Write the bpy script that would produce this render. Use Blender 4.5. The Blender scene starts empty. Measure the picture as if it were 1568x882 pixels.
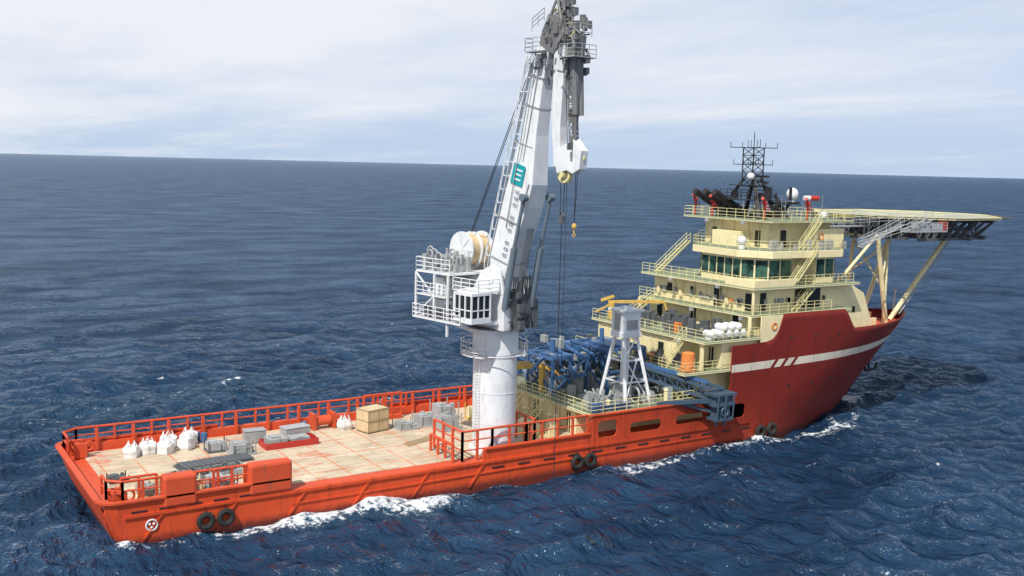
import bpy, math, random
import numpy as np
from mathutils import Vector, Matrix
random.seed(7)
scene=bpy.context.scene
col=scene.collection
# ---------------------------------------------------------------- materials
def newmat(name):
    m=bpy.data.materials.new(name);m.use_nodes=True
    nt=m.node_tree;b=nt.nodes['Principled BSDF']
    return m,nt,b
def N(nt,t,**kw):
    n=nt.nodes.new(t)
    for k,v in kw.items():setattr(n,k,v)
    return n
def mixc(nt,fac,a,b,mode='MIX'):
    n=N(nt,'ShaderNodeMix',data_type='RGBA',blend_type=mode)
    for s,v in ((n.inputs[0],fac),(n.inputs[6],a),(n.inputs[7],b)):
        if isinstance(v,bpy.types.NodeSocket): nt.links.new(v,s)
        elif isinstance(v,(tuple,list)): s.default_value=(*v[:3],1)
        else: s.default_value=v
    return n.outputs[2]
def mth(nt,op,a,b=None,c=None,clamp=False):
    n=N(nt,'ShaderNodeMath',operation=op);n.use_clamp=clamp
    for i,v in enumerate((a,b,c)):
        if v is None: continue
        if isinstance(v,bpy.types.NodeSocket): nt.links.new(v,n.inputs[i])
        else: n.inputs[i].default_value=v
    return n.outputs[0]
def smooth(nt,v,a,b,lo=0.,hi=1.):
    n=N(nt,'ShaderNodeMapRange');n.interpolation_type='SMOOTHSTEP'
    nt.links.new(v,n.inputs[0]);n.inputs[1].default_value=a;n.inputs[2].default_value=b
    n.inputs[3].default_value=lo;n.inputs[4].default_value=hi
    return n.outputs[0]
def noise(nt,vec,scale,detail=3,rough=.55,sc=(1,1,1),rot=(0,0,0)):
    mp=N(nt,'ShaderNodeMapping');mp.inputs['Scale'].default_value=sc;mp.inputs['Rotation'].default_value=rot
    nt.links.new(vec,mp.inputs[0])
    n=N(nt,'ShaderNodeTexNoise');n.inputs['Scale'].default_value=scale;n.inputs['Detail'].default_value=detail;n.inputs['Roughness'].default_value=rough
    nt.links.new(mp.outputs[0],n.inputs[0]);return n.outputs[0]
def paint(name,c,rough=.5,dirt=.35,rust=.25,dirtc=(.12,.09,.06),metal=0.):
    m,nt,b=newmat(name)
    g=N(nt,'ShaderNodeNewGeometry').outputs['Position']
    n1=noise(nt,g,.7,2,.6); n2=noise(nt,g,2.2,3,.65,sc=(1,1,.18)); n3=noise(nt,g,3.5,3,.7)
    base=mixc(nt,mth(nt,'MULTIPLY',smooth(nt,n1,.35,.75),dirt),c,tuple(v*.62 for v in c))
    base=mixc(nt,mth(nt,'MULTIPLY',smooth(nt,n2,.52,.75),dirt),base,dirtc)
    base=mixc(nt,mth(nt,'MULTIPLY',smooth(nt,n3,.62,.72),rust),base,(.20,.07,.025))
    nt.links.new(base,b.inputs['Base Color']);b.inputs['Roughness'].default_value=rough;b.inputs['Metallic'].default_value=metal
    return m
CREAM=paint('cream_paint',(.80,.70,.41),.5,.28,.28,(.25,.17,.09))
CREAMD=paint('deck_green_paint',(.20,.24,.16),.8,.5,.3)
WHITE=paint('white_paint',(.70,.72,.74),.45,.28,.28,(.20,.17,.14))
GREY=paint('grey_paint',(.33,.35,.35),.6,.45,.3)
MGREY=paint('worn_crane_grey',(.16,.165,.17),.6,.5,.4)
DGREY=paint('dark_grey_steel',(.09,.10,.11),.55,.4,.3)
BLACK=paint('black_paint',(.018,.018,.022),.5,.3,.1)
ORANGE=paint('orange_red_paint',(.60,.076,.022),.6,.4,.2)
REDP=paint('red_paint',(.45,.03,.02),.5,.3,.1)
BLUE=paint('blue_paint',(.045,.125,.28),.5,.4,.3)
GBLUE=paint('slate_blue_paint',(.05,.09,.14),.5,.4,.2)
CYL=paint('blue_grey_paint',(.13,.17,.21),.4,.3,.2)
YEL=paint('yellow_paint',(.60,.38,.08),.5,.35,.25)
PALEY=paint('pale_yellow_rail_paint',(.70,.64,.32),.5,.3,.2)
GRN=paint('green_deck_edge_paint',(.22,.38,.24),.6,.4,.3)
ALU=paint('weathered_aluminium',(.42,.44,.45),.45,.35,.05,metal=.2)
HDK=paint('helideck_green_surface',(.36,.38,.30),.8,.4,.1)
WOOD=paint('plywood',(.60,.46,.27),.8,.35,.1)
BATT=paint('dark_batten',(.40,.29,.16),.8,.4,.1)
BAG=paint('woven_bag_fabric',(.74,.74,.73),.9,.4,.05)
TEAL=paint('teal_paint',(.0,.30,.34),.5,.1,.0)
RUB=paint('black_rubber',(.02,.02,.02),.9,.3,.0)
TARP=paint('orange_plastic',(.70,.22,.05),.5,.3,.1)
GLASS,nt,b=newmat('dark_tinted_glass');b.inputs['Base Color'].default_value=(.02,.025,.025,1);b.inputs['Roughness'].default_value=.12
GGLASS,nt,b=newmat('green_bridge_glass');b.inputs['Roughness'].default_value=.1
g=N(nt,'ShaderNodeNewGeometry').outputs['Position'];nt.links.new(mixc(nt,smooth(nt,noise(nt,g,.8,2,.6),.4,.6),(.010,.025,.022),(.05,.12,.09)),b.inputs['Base Color'])
# hull
HULL,nt,b=newmat('hull_paint')
g=N(nt,'ShaderNodeNewGeometry').outputs['Position'];sx=N(nt,'ShaderNodeSeparateXYZ');nt.links.new(g,sx.inputs[0])
X,Y,Z=sx.outputs
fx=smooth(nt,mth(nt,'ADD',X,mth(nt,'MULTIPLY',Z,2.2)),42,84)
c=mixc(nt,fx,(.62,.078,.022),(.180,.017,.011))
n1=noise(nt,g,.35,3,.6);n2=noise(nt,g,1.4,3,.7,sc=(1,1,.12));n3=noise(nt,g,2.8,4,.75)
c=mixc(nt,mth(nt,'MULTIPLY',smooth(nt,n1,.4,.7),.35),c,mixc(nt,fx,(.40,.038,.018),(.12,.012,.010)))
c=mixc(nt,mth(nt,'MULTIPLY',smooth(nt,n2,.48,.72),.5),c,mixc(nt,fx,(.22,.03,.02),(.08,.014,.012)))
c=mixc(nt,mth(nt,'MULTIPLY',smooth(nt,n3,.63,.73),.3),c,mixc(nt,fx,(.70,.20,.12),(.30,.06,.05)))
c=mixc(nt,mth(nt,'MULTIPLY',smooth(nt,mth(nt,'ADD',Z,mth(nt,'MULTIPLY',n3,.9)),1.35,.5),.85),c,(.06,.018,.016))
zz=mth(nt,'SUBTRACT',Z,mth(nt,'MULTIPLY',mth(nt,'MAXIMUM',mth(nt,'SUBTRACT',X,64),0),.012))
band=mth(nt,'MULTIPLY',mth(nt,'GREATER_THAN',zz,8.0),mth(nt,'LESS_THAN',zz,8.85))
band=mth(nt,'MULTIPLY',band,mth(nt,'GREATER_THAN',X,64.0))
band=mth(nt,'MULTIPLY',band,mth(nt,'LESS_THAN',X,101.5))
q=mth(nt,'SUBTRACT',X,mth(nt,'MULTIPLY',Z,.9))
inr=mth(nt,'MULTIPLY',mth(nt,'GREATER_THAN',q,62.6),mth(nt,'LESS_THAN',q,67.2))
st=mth(nt,'LESS_THAN',mth(nt,'FRACT',mth(nt,'DIVIDE',mth(nt,'SUBTRACT',q,62.6),1.55)),.36)
gap=mth(nt,'MULTIPLY',inr,st)
band=mth(nt,'MULTIPLY',band,mth(nt,'SUBTRACT',1,gap))
c=mixc(nt,mth(nt,'MULTIPLY',band,mth(nt,'SUBTRACT',1,mth(nt,'MULTIPLY',smooth(nt,n2,.5,.8),.6))),c,(.60,.55,.46))
nt.links.new(c,b.inputs['Base Color']);b.inputs['Roughness'].default_value=.6;b.inputs['Specular IOR Level'].default_value=.25
bp=N(nt,'ShaderNodeBump');bp.inputs['Strength'].default_value=.4;bp.inputs['Distance'].default_value=.12
nt.links.new(noise(nt,g,.45,2,.5),bp.inputs['Height']);nt.links.new(bp.outputs[0],b.inputs['Normal'])
# wood deck
DECK,nt,b=newmat('timber_deck')
g=N(nt,'ShaderNodeNewGeometry').outputs['Position'];sx=N(nt,'ShaderNodeSeparateXYZ');nt.links.new(g,sx.inputs[0]);X,Y,Z=sx.outputs
pl=N(nt,'ShaderNodeTexBrick');pl.inputs['Scale'].default_value=1;pl.inputs['Brick Width'].default_value=4.2;pl.inputs['Row Height'].default_value=.28;pl.inputs['Mortar Size'].default_value=.02
pl.inputs['Color1'].default_value=(.60,.50,.36,1);pl.inputs['Color2'].default_value=(.42,.34,.24,1);pl.inputs['Mortar'].default_value=(.16,.12,.08,1)
nt.links.new(g,pl.inputs[0])
n1=noise(nt,g,.35,4,.65);n2=noise(nt,g,1.3,4,.7,sc=(.35,1,1));n3=noise(nt,g,.16,3,.6)
c=mixc(nt,mth(nt,'MULTIPLY',smooth(nt,n1,.35,.7),.6),pl.outputs[0],(.62,.52,.38))
c=mixc(nt,mth(nt,'MULTIPLY',smooth(nt,n2,.53,.7),.55),c,(.28,.20,.14))
c=mixc(nt,mth(nt,'MULTIPLY',smooth(nt,n2,.42,.3),.6),c,(.74,.68,.56))
def line(v,per,off,w):
    f=mth(nt,'FRACT',mth(nt,'DIVIDE',mth(nt,'ADD',v,off),per));return mth(nt,'LESS_THAN',f,w/per)
ln=mth(nt,'MAXIMUM',line(X,3.05,-2.2,.2),line(Y,4.6,2.15,.25))
ln=mth(nt,'MULTIPLY',ln,smooth(nt,n2,.38,.55,.2,.8))
c=mixc(nt,ln,c,(.55,.17,.07))
pt=mth(nt,'MULTIPLY',smooth(nt,n3,.63,.66),smooth(nt,n2,.42,.52,0,.6))
c=mixc(nt,pt,c,(.50,.10,.05))
nt.links.new(c,b.inputs['Base Color']);b.inputs['Roughness'].default_value=.85
# ---------------------------------------------------------------- mesh accumulator
class M:
    def __init__(s): s.v=[];s.f=[]
    def add(s,vs,fs):
        o=len(s.v);s.v+= [tuple(p) for p in vs];s.f+=[tuple(i+o for i in f) for f in fs];return s
    def box(s,x0,x1,y0,y1,z0,z1):
        return s.add([(x0,y0,z0),(x1,y0,z0),(x1,y1,z0),(x0,y1,z0),(x0,y0,z1),(x1,y0,z1),(x1,y1,z1),(x0,y1,z1)],
          [(0,3,2,1),(4,5,6,7),(0,1,5,4),(1,2,6,5),(2,3,7,6),(3,0,4,7)])
    def tube(s,p,q,r,r2=None,n=8,cap=True):
        p=Vector(p);q=Vector(q);r2=r if r2 is None else r2
        d=(q-p).normalized();a=d.orthogonal().normalized();b=d.cross(a);vs=[]
        for P,R in((p,r),(q,r2)):
            for i in range(n):
                t=2*math.pi*i/n;vs.append(P+a*math.cos(t)*R+b*math.sin(t)*R)
        fs=[(i,(i+1)%n,n+(i+1)%n,n+i) for i in range(n)]
        if cap: fs+=[tuple(range(n-1,-1,-1)),tuple(range(n,2*n))]
        return s.add(vs,fs)
    def beam(s,p,q,w,h=None,w2=None,h2=None):
        p=Vector(p);q=Vector(q);h=h or w;w2=w2 or w;h2=h2 or h
        d=(q-p).normalized();up=Vector((0,0,1))
        if abs(d.z)>.99: up=Vector((1,0,0))
        a=d.cross(up).normalized();b=a.cross(d);vs=[]
        for P,W,Hh in((p,w,h),(q,w2,h2)):
            for i,j in((-.5,-.5),(.5,-.5),(.5,.5),(-.5,.5)): vs.append(P+a*i*W+b*j*Hh)
        return s.add(vs,[(0,1,2,3),(7,6,5,4),(0,4,5,1),(1,5,6,2),(2,6,7,3),(3,7,4,0)])
    def prism(s,poly,axis,a,b):
        n=len(poly);vs=[]
        for t in(a,b):
            for u,w in poly:
                vs.append({'x':(t,u,w),'y':(u,t,w),'z':(u,w,t)}[axis])
        return s.add(vs,[tuple(range(n)),tuple(range(2*n-1,n-1,-1))]+[(i,i+n,(i+1)%n+n,(i+1)%n) for i in range(n)])
    def loft(s,secs):
        n=len(secs[0]);vs=[p for c in secs for p in c];fs=[]
        for k in range(len(secs)-1):
            for i in range(n): fs.append((k*n+i,k*n+(i+1)%n,(k+1)*n+(i+1)%n,(k+1)*n+i))
        fs.append(tuple(range(n-1,-1,-1)));fs.append(tuple((len(secs)-1)*n+i for i in range(n)))
        return s.add(vs,fs)
    def ball(s,c,r,n=14,sz=1.):
        vs=[];fs=[];m=n//2
        for i in range(m+1):
            ph=math.pi*i/m
            for j in range(n):
                t=2*math.pi*j/n;vs.append((c[0]+r*math.sin(ph)*math.cos(t),c[1]+r*math.sin(ph)*math.sin(t),c[2]+r*sz*math.cos(ph)))
        for i in range(m):
            for j in range(n): fs.append((i*n+j,(i+1)*n+j,(i+1)*n+(j+1)%n,i*n+(j+1)%n))
        return s.add(vs,fs)
    def torus(s,c,R,r,axis='y',n=18,m=8):
        vs=[];fs=[]
        for i in range(n):
            t=2*math.pi*i/n
            for j in range(m):
                u=2*math.pi*j/m;rr=R+r*math.cos(u);a=rr*math.cos(t);b=rr*math.sin(t);h=r*math.sin(u)
                vs.append({'y':(c[0]+a,c[1]+h,c[2]+b),'z':(c[0]+a,c[1]+b,c[2]+h),'x':(c[0]+h,c[1]+a,c[2]+b)}[axis])
        for i in range(n):
            for j in range(m): fs.append((i*m+j,i*m+(j+1)%m,((i+1)%n)*m+(j+1)%m,((i+1)%n)*m+j))
        return s.add(vs,fs)
    def rail(s,pts,h=1.1,sp=1.6,bars=3,r=.03,pr=.035):
        for a,b in zip(pts[:-1],pts[1:]):
            a=Vector(a);b=Vector(b);L=(b-a).length;n=max(1,round(L/sp))
            for i in range(n+1):
                P=a.lerp(b,i/n);s.tube(P,P+Vector((0,0,h)),pr,n=5)
            for k in range(bars):
                z=Vector((0,0,h*(k+1)/bars));s.tube(a+z,b+z,r,n=5)
        return s
    def stairs(s,p,q,w,side):
        p=Vector(p);q=Vector(q);sd=Vector((side[0],side[1],0))*w/2
        for k in(-1,1):
            s.beam(p+sd*k,q+sd*k,.06,.2)
            s.tube(p+sd*k+Vector((0,0,1)),q+sd*k+Vector((0,0,1)),.03,n=5)
            s.tube(p+sd*k+Vector((0,0,.55)),q+sd*k+Vector((0,0,.55)),.025,n=5)
            for t in(0,.33,.66,1):
                P=p.lerp(q,t)+sd*k;s.tube(P,P+Vector((0,0,1)),.03,n=5)
        n=max(2,int(abs(q.z-p.z)/.24))
        for i in range(n+1):
            P=p.lerp(q,i/n);s.beam(P-sd,P+sd,.2,.03)
        return s
    def lattice(s,p,q,w,n,r=.06,r2=.035):
        p=Vector(p);q=Vector(q);d=(q-p).normalized();up=Vector((0,0,1)) if abs(d.z)<.9 else Vector((1,0,0))
        a=d.cross(up).normalized()*w/2;b=a.cross(d).normalized()*w/2
        cs=[a+b,a-b,-a-b,-a+b]
        for c in cs: s.tube(p+c,q+c,r,n=5)
        for i in range(n+1):
            P=p.lerp(q,i/n)
            for k in range(4):
                s.tube(P+cs[k],P+cs[(k+1)%4],r2,n=4)
                if i<n: s.tube(P+cs[k],p.lerp(q,(i+1)/n)+cs[(k+1)%4],r2,n=4)
        return s
    def make(s,name,mat,parent=None,smooth_=False,bevel=0):
        me=bpy.data.meshes.new(name);me.from_pydata(s.v,[],s.f);me.update()
        import bmesh
        bm=bmesh.new();bm.from_mesh(me);bmesh.ops.recalc_face_normals(bm,faces=bm.faces);bm.to_mesh(me);bm.free()
        me.materials.append(mat);o=bpy.data.objects.new(name,me);col.objects.link(o)
        if smooth_:
            for p in me.polygons:p.use_smooth=True
            me.set_sharp_from_angle(angle=math.radians(40))
        if bevel:
            md=o.modifiers.new('bevel','BEVEL');md.width=bevel;md.segments=2;md.limit_method='ANGLE'
        if parent:o.parent=parent
        return o
def empty(name,loc=(0,0,0),rz=0):
    e=bpy.data.objects.new(name,None);e.location=loc;e.rotation_euler=(0,0,rz);e.empty_display_size=.5;col.objects.link(e);return e
def plate(name,outer,holes,y,th,mat,parent):
    cu=bpy.data.curves.new(name,'CURVE');cu.dimensions='2D';cu.fill_mode='BOTH';cu.extrude=th/2
    for pl in [outer]+holes:
        sp=cu.splines.new('POLY');sp.points.add(len(pl)-1)
        for i,(a,b_) in enumerate(pl): sp.points[i].co=(a,b_,0,1)
        sp.use_cyclic_u=True
    cu.materials.append(mat);o=bpy.data.objects.new(name,cu);col.objects.link(o)
    o.location=(0,y,0);o.rotation_euler=(math.pi/2,0,0);o.parent=parent;return o
def rrect(x0,x1,z0,z1,r,n=5):
    p=[]
    for cx,cz,a0 in((x1-r,z1-r,0),(x0+r,z1-r,90),(x0+r,z0+r,180),(x1-r,z0+r,270)):
        for i in range(n+1):
            a=math.radians(a0+90*i/n);p.append((cx+r*math.cos(a),cz+r*math.sin(a)))
    return p
# ---------------------------------------------------------------- hull
ship=empty('offshore_supply_ship')
ZD=2.5
def xstem(z): return 94.2+max(z,0)*1.05+ (0.3*z if z<0 else 0)
def hb(x,z):
    x0=.85-.35*z
    xs=67+.85*max(z,0);xe=xstem(z);h=10.
    if x>xs:
        t=min(1,(x-xs)/(xe-xs));p=1.75+.07*max(0,min(z,14));h=10*(1-t**p)
        h=max(h,0)
    d=x-x0;R=1.3
    if d<R: h-=R-math.sqrt(max(0,R*R-(R-max(d,0))**2))
    return h
XB=69.0
def ztop(x):
    if x<14.4: return 3.5
    if x<33: return 2.5
    if x<45.2: return 3.6
    if x<XB: return 2.6
    if x<XB+2.4:
        t=(x-XB)/2.4; return 11.0+3.0*(1-math.sqrt(max(0,1-t*t)))
    if x<81.5: return 14.
    if x<84.2:
        t=(x-81.5)/2.7;return 14-2.4*(t*t*(3-2*t))
    return 11.6-.4*(x-84.2)/22
def shell(side):
    m=M()
    brk=[14.4,33,45.2,XB]
    xs=list(np.arange(0,1.4,.14))+list(np.arange(1.5,68.9,.5))+list(np.arange(68.9,106.6,.3))
    for b_ in brk: xs+=[b_-.005,b_+.005]
    xs=sorted(set(round(v,4) for v in xs))
    L=26;rows=[]
    for x in xs:
        zt=ztop(x);row=[]
        for k in range(L+1):
            z=-3+(zt+3)*k/L
            xx=max(x,.85-.35*z) if x<2 else min(x,xstem(z))
            h=max(hb(xx,z),.0)
            row.append((xx,side*h,z))
        rows.append(row)
    vs=[p for r in rows for p in r];fs=[]
    for i in range(len(rows)-1):
        for k in range(L):
            a=i*(L+1)+k;fs.append((a,a+1,a+L+2,a+L+1))
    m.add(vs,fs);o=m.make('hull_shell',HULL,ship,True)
    md=o.modifiers.new('s','SOLIDIFY');md.thickness=.14;md.offset=-1
    return o
for sd in(-1,1):shell(sd)
m=M();vs=[];L=12
for k in range(L+1):
    z=-3+6.5*k/L
    h=hb(.85-.35*z,z)
    vs+=[(.85-.35*z,-h,z),(.85-.35*z,h,z)]
m.add(vs,[(2*k,2*k+1,2*k+3,2*k+2) for k in range(L)]);
o=m.make('transom',HULL,ship);md=o.modifiers.new('s','SOLIDIFY');md.thickness=.15;md.offset=0
m=M()
for sd in(-1,1):
    pts=[]
    for x in list(np.arange(-.35,1.2,.12))+[1.5,4,8,14.4]:
        pts.append(Vector((x,sd*(hb(x,3.5)-.05),3.52)))
    for a,b_ in zip(pts[:-1],pts[1:]): m.beam(a,b_,.5,.16)
m.beam((-.37,-8.8,3.52),(-.37,8.8,3.52),.5,.16)
m.make('gunwale',ORANGE,ship)
m=M()
xs=[.2,.6,1,1.4]+list(range(2,68,3))
pl=[(x,-hb(x,ZD)+.1) for x in xs]+[(x,hb(x,ZD)-.1) for x in reversed(xs)]
m.prism(pl,'z',ZD-.3,ZD);m.make('main_deck_plating',ORANGE,ship)
m=M();m.box(1.6,45.9,-8.6,8.9,ZD+.004,ZD+.07);m.make('timber_sheathing',DECK,ship)
m=M();md_=M()
for sd in(-1,1):
    m.box(1.3,67,sd*10.0-.14,sd*10.0+.14,2.22,2.46)
    m.box(14.6,64,sd*10.0-.1,sd*10.0+.1,1.28,1.42)
    for x in np.arange(2.5,33,5.8):
        m.beam((x,sd*10.04,.15),(x+1.6,sd*10.04,2.25),.16,.16)
    for x in np.arange(34,66,2.9):
        md_.box(x,x+1.3,sd*10.03-.03,sd*10.03+.03,1.62,1.78)
    for x in np.arange(1.8,14,2.1):
        md_.box(x,x+1.2,sd*10.02-.02,sd*10.02+.02,2.56,2.70)
    m.box(33.2,45.2,sd*10-.17,sd*10+.17,3.52,3.68)
m.make('rubbing_strake',HULL,ship);md_.make('freeing_ports',BLACK,ship)
for sd in(-1,1):
    outer=[(45.2,2.5),(45.2,4.6),(45.7,5.2),(46.6,5.35),(62.8,5.55),(63.8,6.1),(64.0,7),(64.0,10.9),(XB+.1,10.97),(XB+.1,2.5)]
    holes=[rrect(46.2,48.6,3.0,4.7,.45),rrect(50.3,54.4,3.0,4.1,.4),rrect(56.4,60.2,3.15,4.15,.4),rrect(61.8,66.3,2.95,4.5,.5)] if sd<0 else []
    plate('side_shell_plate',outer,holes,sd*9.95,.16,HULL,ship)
m=M();m.box(45.2,63,-10.15,-9.75,5.3,5.42);m.make('upper_strake',ORANGE,ship)
m=M()
m.box(4.2,6.8,-10.2,-8.9,2.6,5.1);m.box(11.0,14.6,-10.2,-8.9,2.55,5.1)
m.make('bulwark_stowage_box',ORANGE,ship,bevel=.22)
m=M();m.torus((3.3,-10.06,1.45),.42,.07);
for k in range(3):
    a=k*2.09+.5;m.ball((3.3+.18*math.cos(a),-10.06,1.45+.18*math.sin(a)),.11,8)
m.make('hull_emblem',WHITE,ship)
m=M()
def hrail(pts,z0,z1,sp,r=.09,mid=(.5,)):
    for a,b_ in zip(pts[:-1],pts[1:]):
        a=Vector((*a,0));b_=Vector((*b_,0));n=max(1,round((b_-a).length/sp))
        m.tube(a+Vector((0,0,z1)),b_+Vector((0,0,z1)),r*1.25,n=8)
        for t in mid: 
            z=z0+(z1-z0)*t;m.tube(a+Vector((0,0,z)),b_+Vector((0,0,z)),r*.8,n=6)
        for i in range(n+1):
            P=a.lerp(b_,i/n);m.beam(P+Vector((0,0,z0)),P+Vector((0,0,z1)),.24,.18)
hrail([(0.1,6.6),(0.1,8.6),(1.3,9.6),(45,9.6)],3.4,4.75,3.25)
m.box(1.0,45.2,9.25,9.85,ZD,3.3)
for x in np.arange(3,45,3.25): m.box(x-.12,x+.12,9.0,9.3,ZD,4.7)
hrail([(.3,-7.0),(.3,-8.6),(1.3,-9.55),(4.3,-9.55)],3.5,5.0,1.5)
hrail([(1.6,-7.6),(4.3,-7.6)],2.6,4.7,1.3)
hrail([(6.8,-9.5),(11.2,-9.5)],3.5,5.0,1.5)
hrail([(6.8,-8.2),(11.2,-8.2)],2.6,4.6,2.2)
hrail([(31,-4.2),(31,-9.6),(34.2,-9.6),(38,-9.6),(45.2,-9.6)],2.6,5.35,2.0,mid=(.35,.68))
hrail([(30.2,-5),(30.2,-9.3)],2.6,4.2,1.5)
hrail([(38.5,-9.5),(40,-8),(40,-3)],2.6,5.2,1.8,mid=(.5,))
hrail([(29.2,8.0),(33.5,8.0)],2.6,5.3,1.1,mid=(.4,.7))
m.box(29.2,33.5,7.6,8.2,2.6,3.0)
m.make('orange_handrail',ORANGE,ship)
m=M()
for y in(8.0,-8.0):
    m.tube((1.2,y-.7,3.3),(1.2,y+.7,3.3),.42,n=14);m.box(.7,1.8,y-.9,y-.6,2.6,3.9);m.box(.7,1.8,y+.6,y+.9,2.6,3.9)
    m.torus((2.1,y,3.4),.4,.1,'y')
m.tube((23.6,7.4,3.4),(25.2,7.4,3.4),.5,n=14);m.box(23.2,23.5,6.8,8.2,2.6,4.2);m.box(25.3,25.6,6.8,8.2,2.6,4.2)
m.make('mooring_winch',ORANGE,ship)
m=M()
for x,z in((7.4,1.15),(9.0,1.2),(43.6,1.0),(45.2,1.0),(68.6,1.1),(70.3,1.2)):
    m.torus((x,-10.3,z),.52,.24,'y')
    m.tube((x,-10.12,z+.7),(x,-10.12,2.3),.03,n=4)
m.make('tyre_fender',RUB,ship,True)
# ---------------------------------------------------------------- superstructure
C=M();G=M();D=M();R=M();DK=M();GR=M()
def deckslab(x0,x1,y0,y1,z,edge=.28):
    C.box(x0,x1,y0,y1,z-edge,z-.02); DK.box(x0+.15,x1-.15,y0+.15,y1-.15,z-.018,z+.012)
    GR.box(x0-.02,x1+.02,y0-.02,y1+.02,z-.10,z-.03)
def pipes(m,x,y0,y1,z0,z1,n):
    for i in range(n):
        y=random.uniform(y0,y1);m.tube((x,y,z0),(x,y,z1),.05,n=5)
C.box(46,66,-6.6,9.6,2.5,5.2); deckslab(45.4,68,-9.8,9.85,5.42)
R.rail([(45.5,9.7,5.4),(45.5,-9.7,5.4),(60.5,-9.7,5.4)],1.15,1.5,3,.035,.04)
R.stairs((42.6,2.5,2.5),(45.6,2.5,5.4),.9,(0,1))
R.stairs((42.0,-2.5,2.5),(45.3,-2.5,5.4),.9,(0,1))
D.box(45.95,46.0,.2,1.1,2.6,4.7);D.box(45.95,46.0,5.2,6.1,2.6,4.7);D.box(45.95,46.0,-5.6,-4.8,2.6,4.7)
pipes(C,45.9,-6,9,2.6,5.2,14)
C.box(60.5,68,-8.2,9.0,5.4,8.2); deckslab(57.5,68.2,-9.8,9.8,8.4)
R.rail([(57.6,9.7,8.4),(57.6,-9.7,8.4),(64,-9.7,8.4)],1.1,1.4,3)
D.box(60.45,60.5,-2.6,-1.7,5.5,7.6);D.box(60.45,60.5,4,4.9,5.5,7.6)
C.box(63,70,-9.4,9.2,8.4,11.4); deckslab(60,70.2,-9.9,9.9,11.6)
C.box(60.4,63,-5,9,8.4,11.35);pipes(C,60.3,-5,9,8.5,11.3,10);pipes(C,62.9,-9,-5.4,8.5,11.3,5)
R.rail([(60.1,9.8,11.6),(60.1,-9.8,11.6),(68.0,-9.8,11.6)],1.1,1.4,3)
D.box(62.95,63.0,-8.4,-7.5,8.5,10.6);D.box(60.35,60.4,-3,-2.1,8.5,10.5);
C.box(68.2,81.5,-8.9,8.9,11.6,13.8); deckslab(67,83.5,-9.5,9.5,14.0)
for y in(-6.5,0.5,6.5): D.box(68.15,68.2,y,y+.9,11.7,13.6)
pipes(C,68.1,-8,8,11.7,13.7,9)
R.rail([(67.1,9.6,14),(67.1,-9.4,14),(80,-9.4,14)],1.1,1.4,3)
C.box(68.6,82,-8.3,8.6,14,16.8)
C.prism([(80.5,10.3),(80.5,16.75),(84.5,16.75),(87.2,15.4),(88.6,12.4),(89.4,10.3)],'y',-8.1,8.1)
deckslab(67.2,84.5,-9.6,9.6,17.0)
C.box(67.25,67.33,-9.55,-5.0,17,17.8);C.box(67.25,74.0,-9.58,-9.5,17,17.8)
R.rail([(67.3,9.5,17),(67.3,-9.45,17),(83.5,-9.45,17)],1.1,1.4,3)
for y0,y1,z0,z1 in((-3.2,-2.0,14.1,16.3),(-8.0,-7.0,14.1,16.1),(5.3,6.1,14.9,15.9),(1.2,2.0,14.9,15.9)): D.box(68.53,68.6,y0,y1,z0,z1)
for x0,x1,z0,z1 in((69.5,70.4,14.1,16.2),(75.0,76.9,14.2,16.4),(77.2,79.2,14.2,16.4)): D.box(x0,x1,-8.36,-8.3,z0,z1)
D.box(83.3,83.8,-8.15,-8.1,13.2,13.9);D.box(85.2,85.7,-8.15,-8.1,13.2,13.9)
pipes(C,68.5,-8,8,14.1,16.8,8)
for y in(-4.6,3.2,7.2): C.box(68.2,68.6,y,y+.5,14.6,15.4)
def ringwin(poly,z0,z1,tilt=0,gap=.2,mat=G,skip=()):
    n=len(poly)
    for i in range(n):
        if i in skip: continue
        a=Vector((*poly[i],0));b_=Vector((*poly[(i+1)%n],0));L=(b_-a).length;k=max(1,round(L/1.5));d=(b_-a)/L
        nrm=Vector((d.y,-d.x,0))
        for j in range(k):
            p=a+d*(L*j/k+gap/2)+nrm*.03;q_=a+d*(L*(j+1)/k-gap/2)+nrm*.03
            mat.add([p+Vector((0,0,z0)),q_+Vector((0,0,z0)),q_+nrm*tilt+Vector((0,0,z1)),p+nrm*tilt+Vector((0,0,z1)),
                     p-nrm*.1+Vector((0,0,z0)),q_-nrm*.1+Vector((0,0,z0)),q_-nrm*.1+Vector((0,0,z1)),p-nrm*.1+Vector((0,0,z1))],
                    [(0,1,2,3),(4,7,6,5),(0,4,5,1),(1,5,6,2),(2,6,7,3),(3,7,4,0)])
br=[(73.2,5.5),(72.2,2.6),(69.4,1.2),(69.0,-5.6),(70.8,-8.1),(74.4,-8.1),(75.2,-6.2),(77.4,-6.2),(78.0,-8.5),(81.0,-8.5),(84.0,-6.2),(84.8,0),(84,6.2),(81,8.6),(76,8.3)]
C.prism(br,'z',17.0,20.2)
ringwin(br,17.7,19.75,skip=(6,7))
D.box(75.6,76.5,-6.26,-6.2,17.1,19.2)
rf=[(68.3,-5.6),(70.4,-9.0),(81.2,-9.6),(85,-6.5),(85.6,0),(85,6.5),(81.2,9.6),(76,9.2),(72.4,5.2),(68.8,2.2)]
C.prism(rf,'z',20.05,20.85);DK.prism([(x*.985+1.15,y*.97) for x,y in rf],'z',20.852,20.87)
R.rail([(x,y*.98,20.85) for x,y in rf+[rf[0]]],1.1,1.4,3)
C.box(73.5,84,-5.2,5.2,20.86,23.9);C.box(79.5,84.5,-6.8,-3,20.86,23.1);C.box(71.8,73.5,-2.5,2.2,20.86,22.6)
D.box(75.5,76.4,-5.26,-5.2,20.95,22.9)
for y in(-4,3.2):D.box(73.44,73.5,y,y+.8,21.0,22.8)
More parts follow.
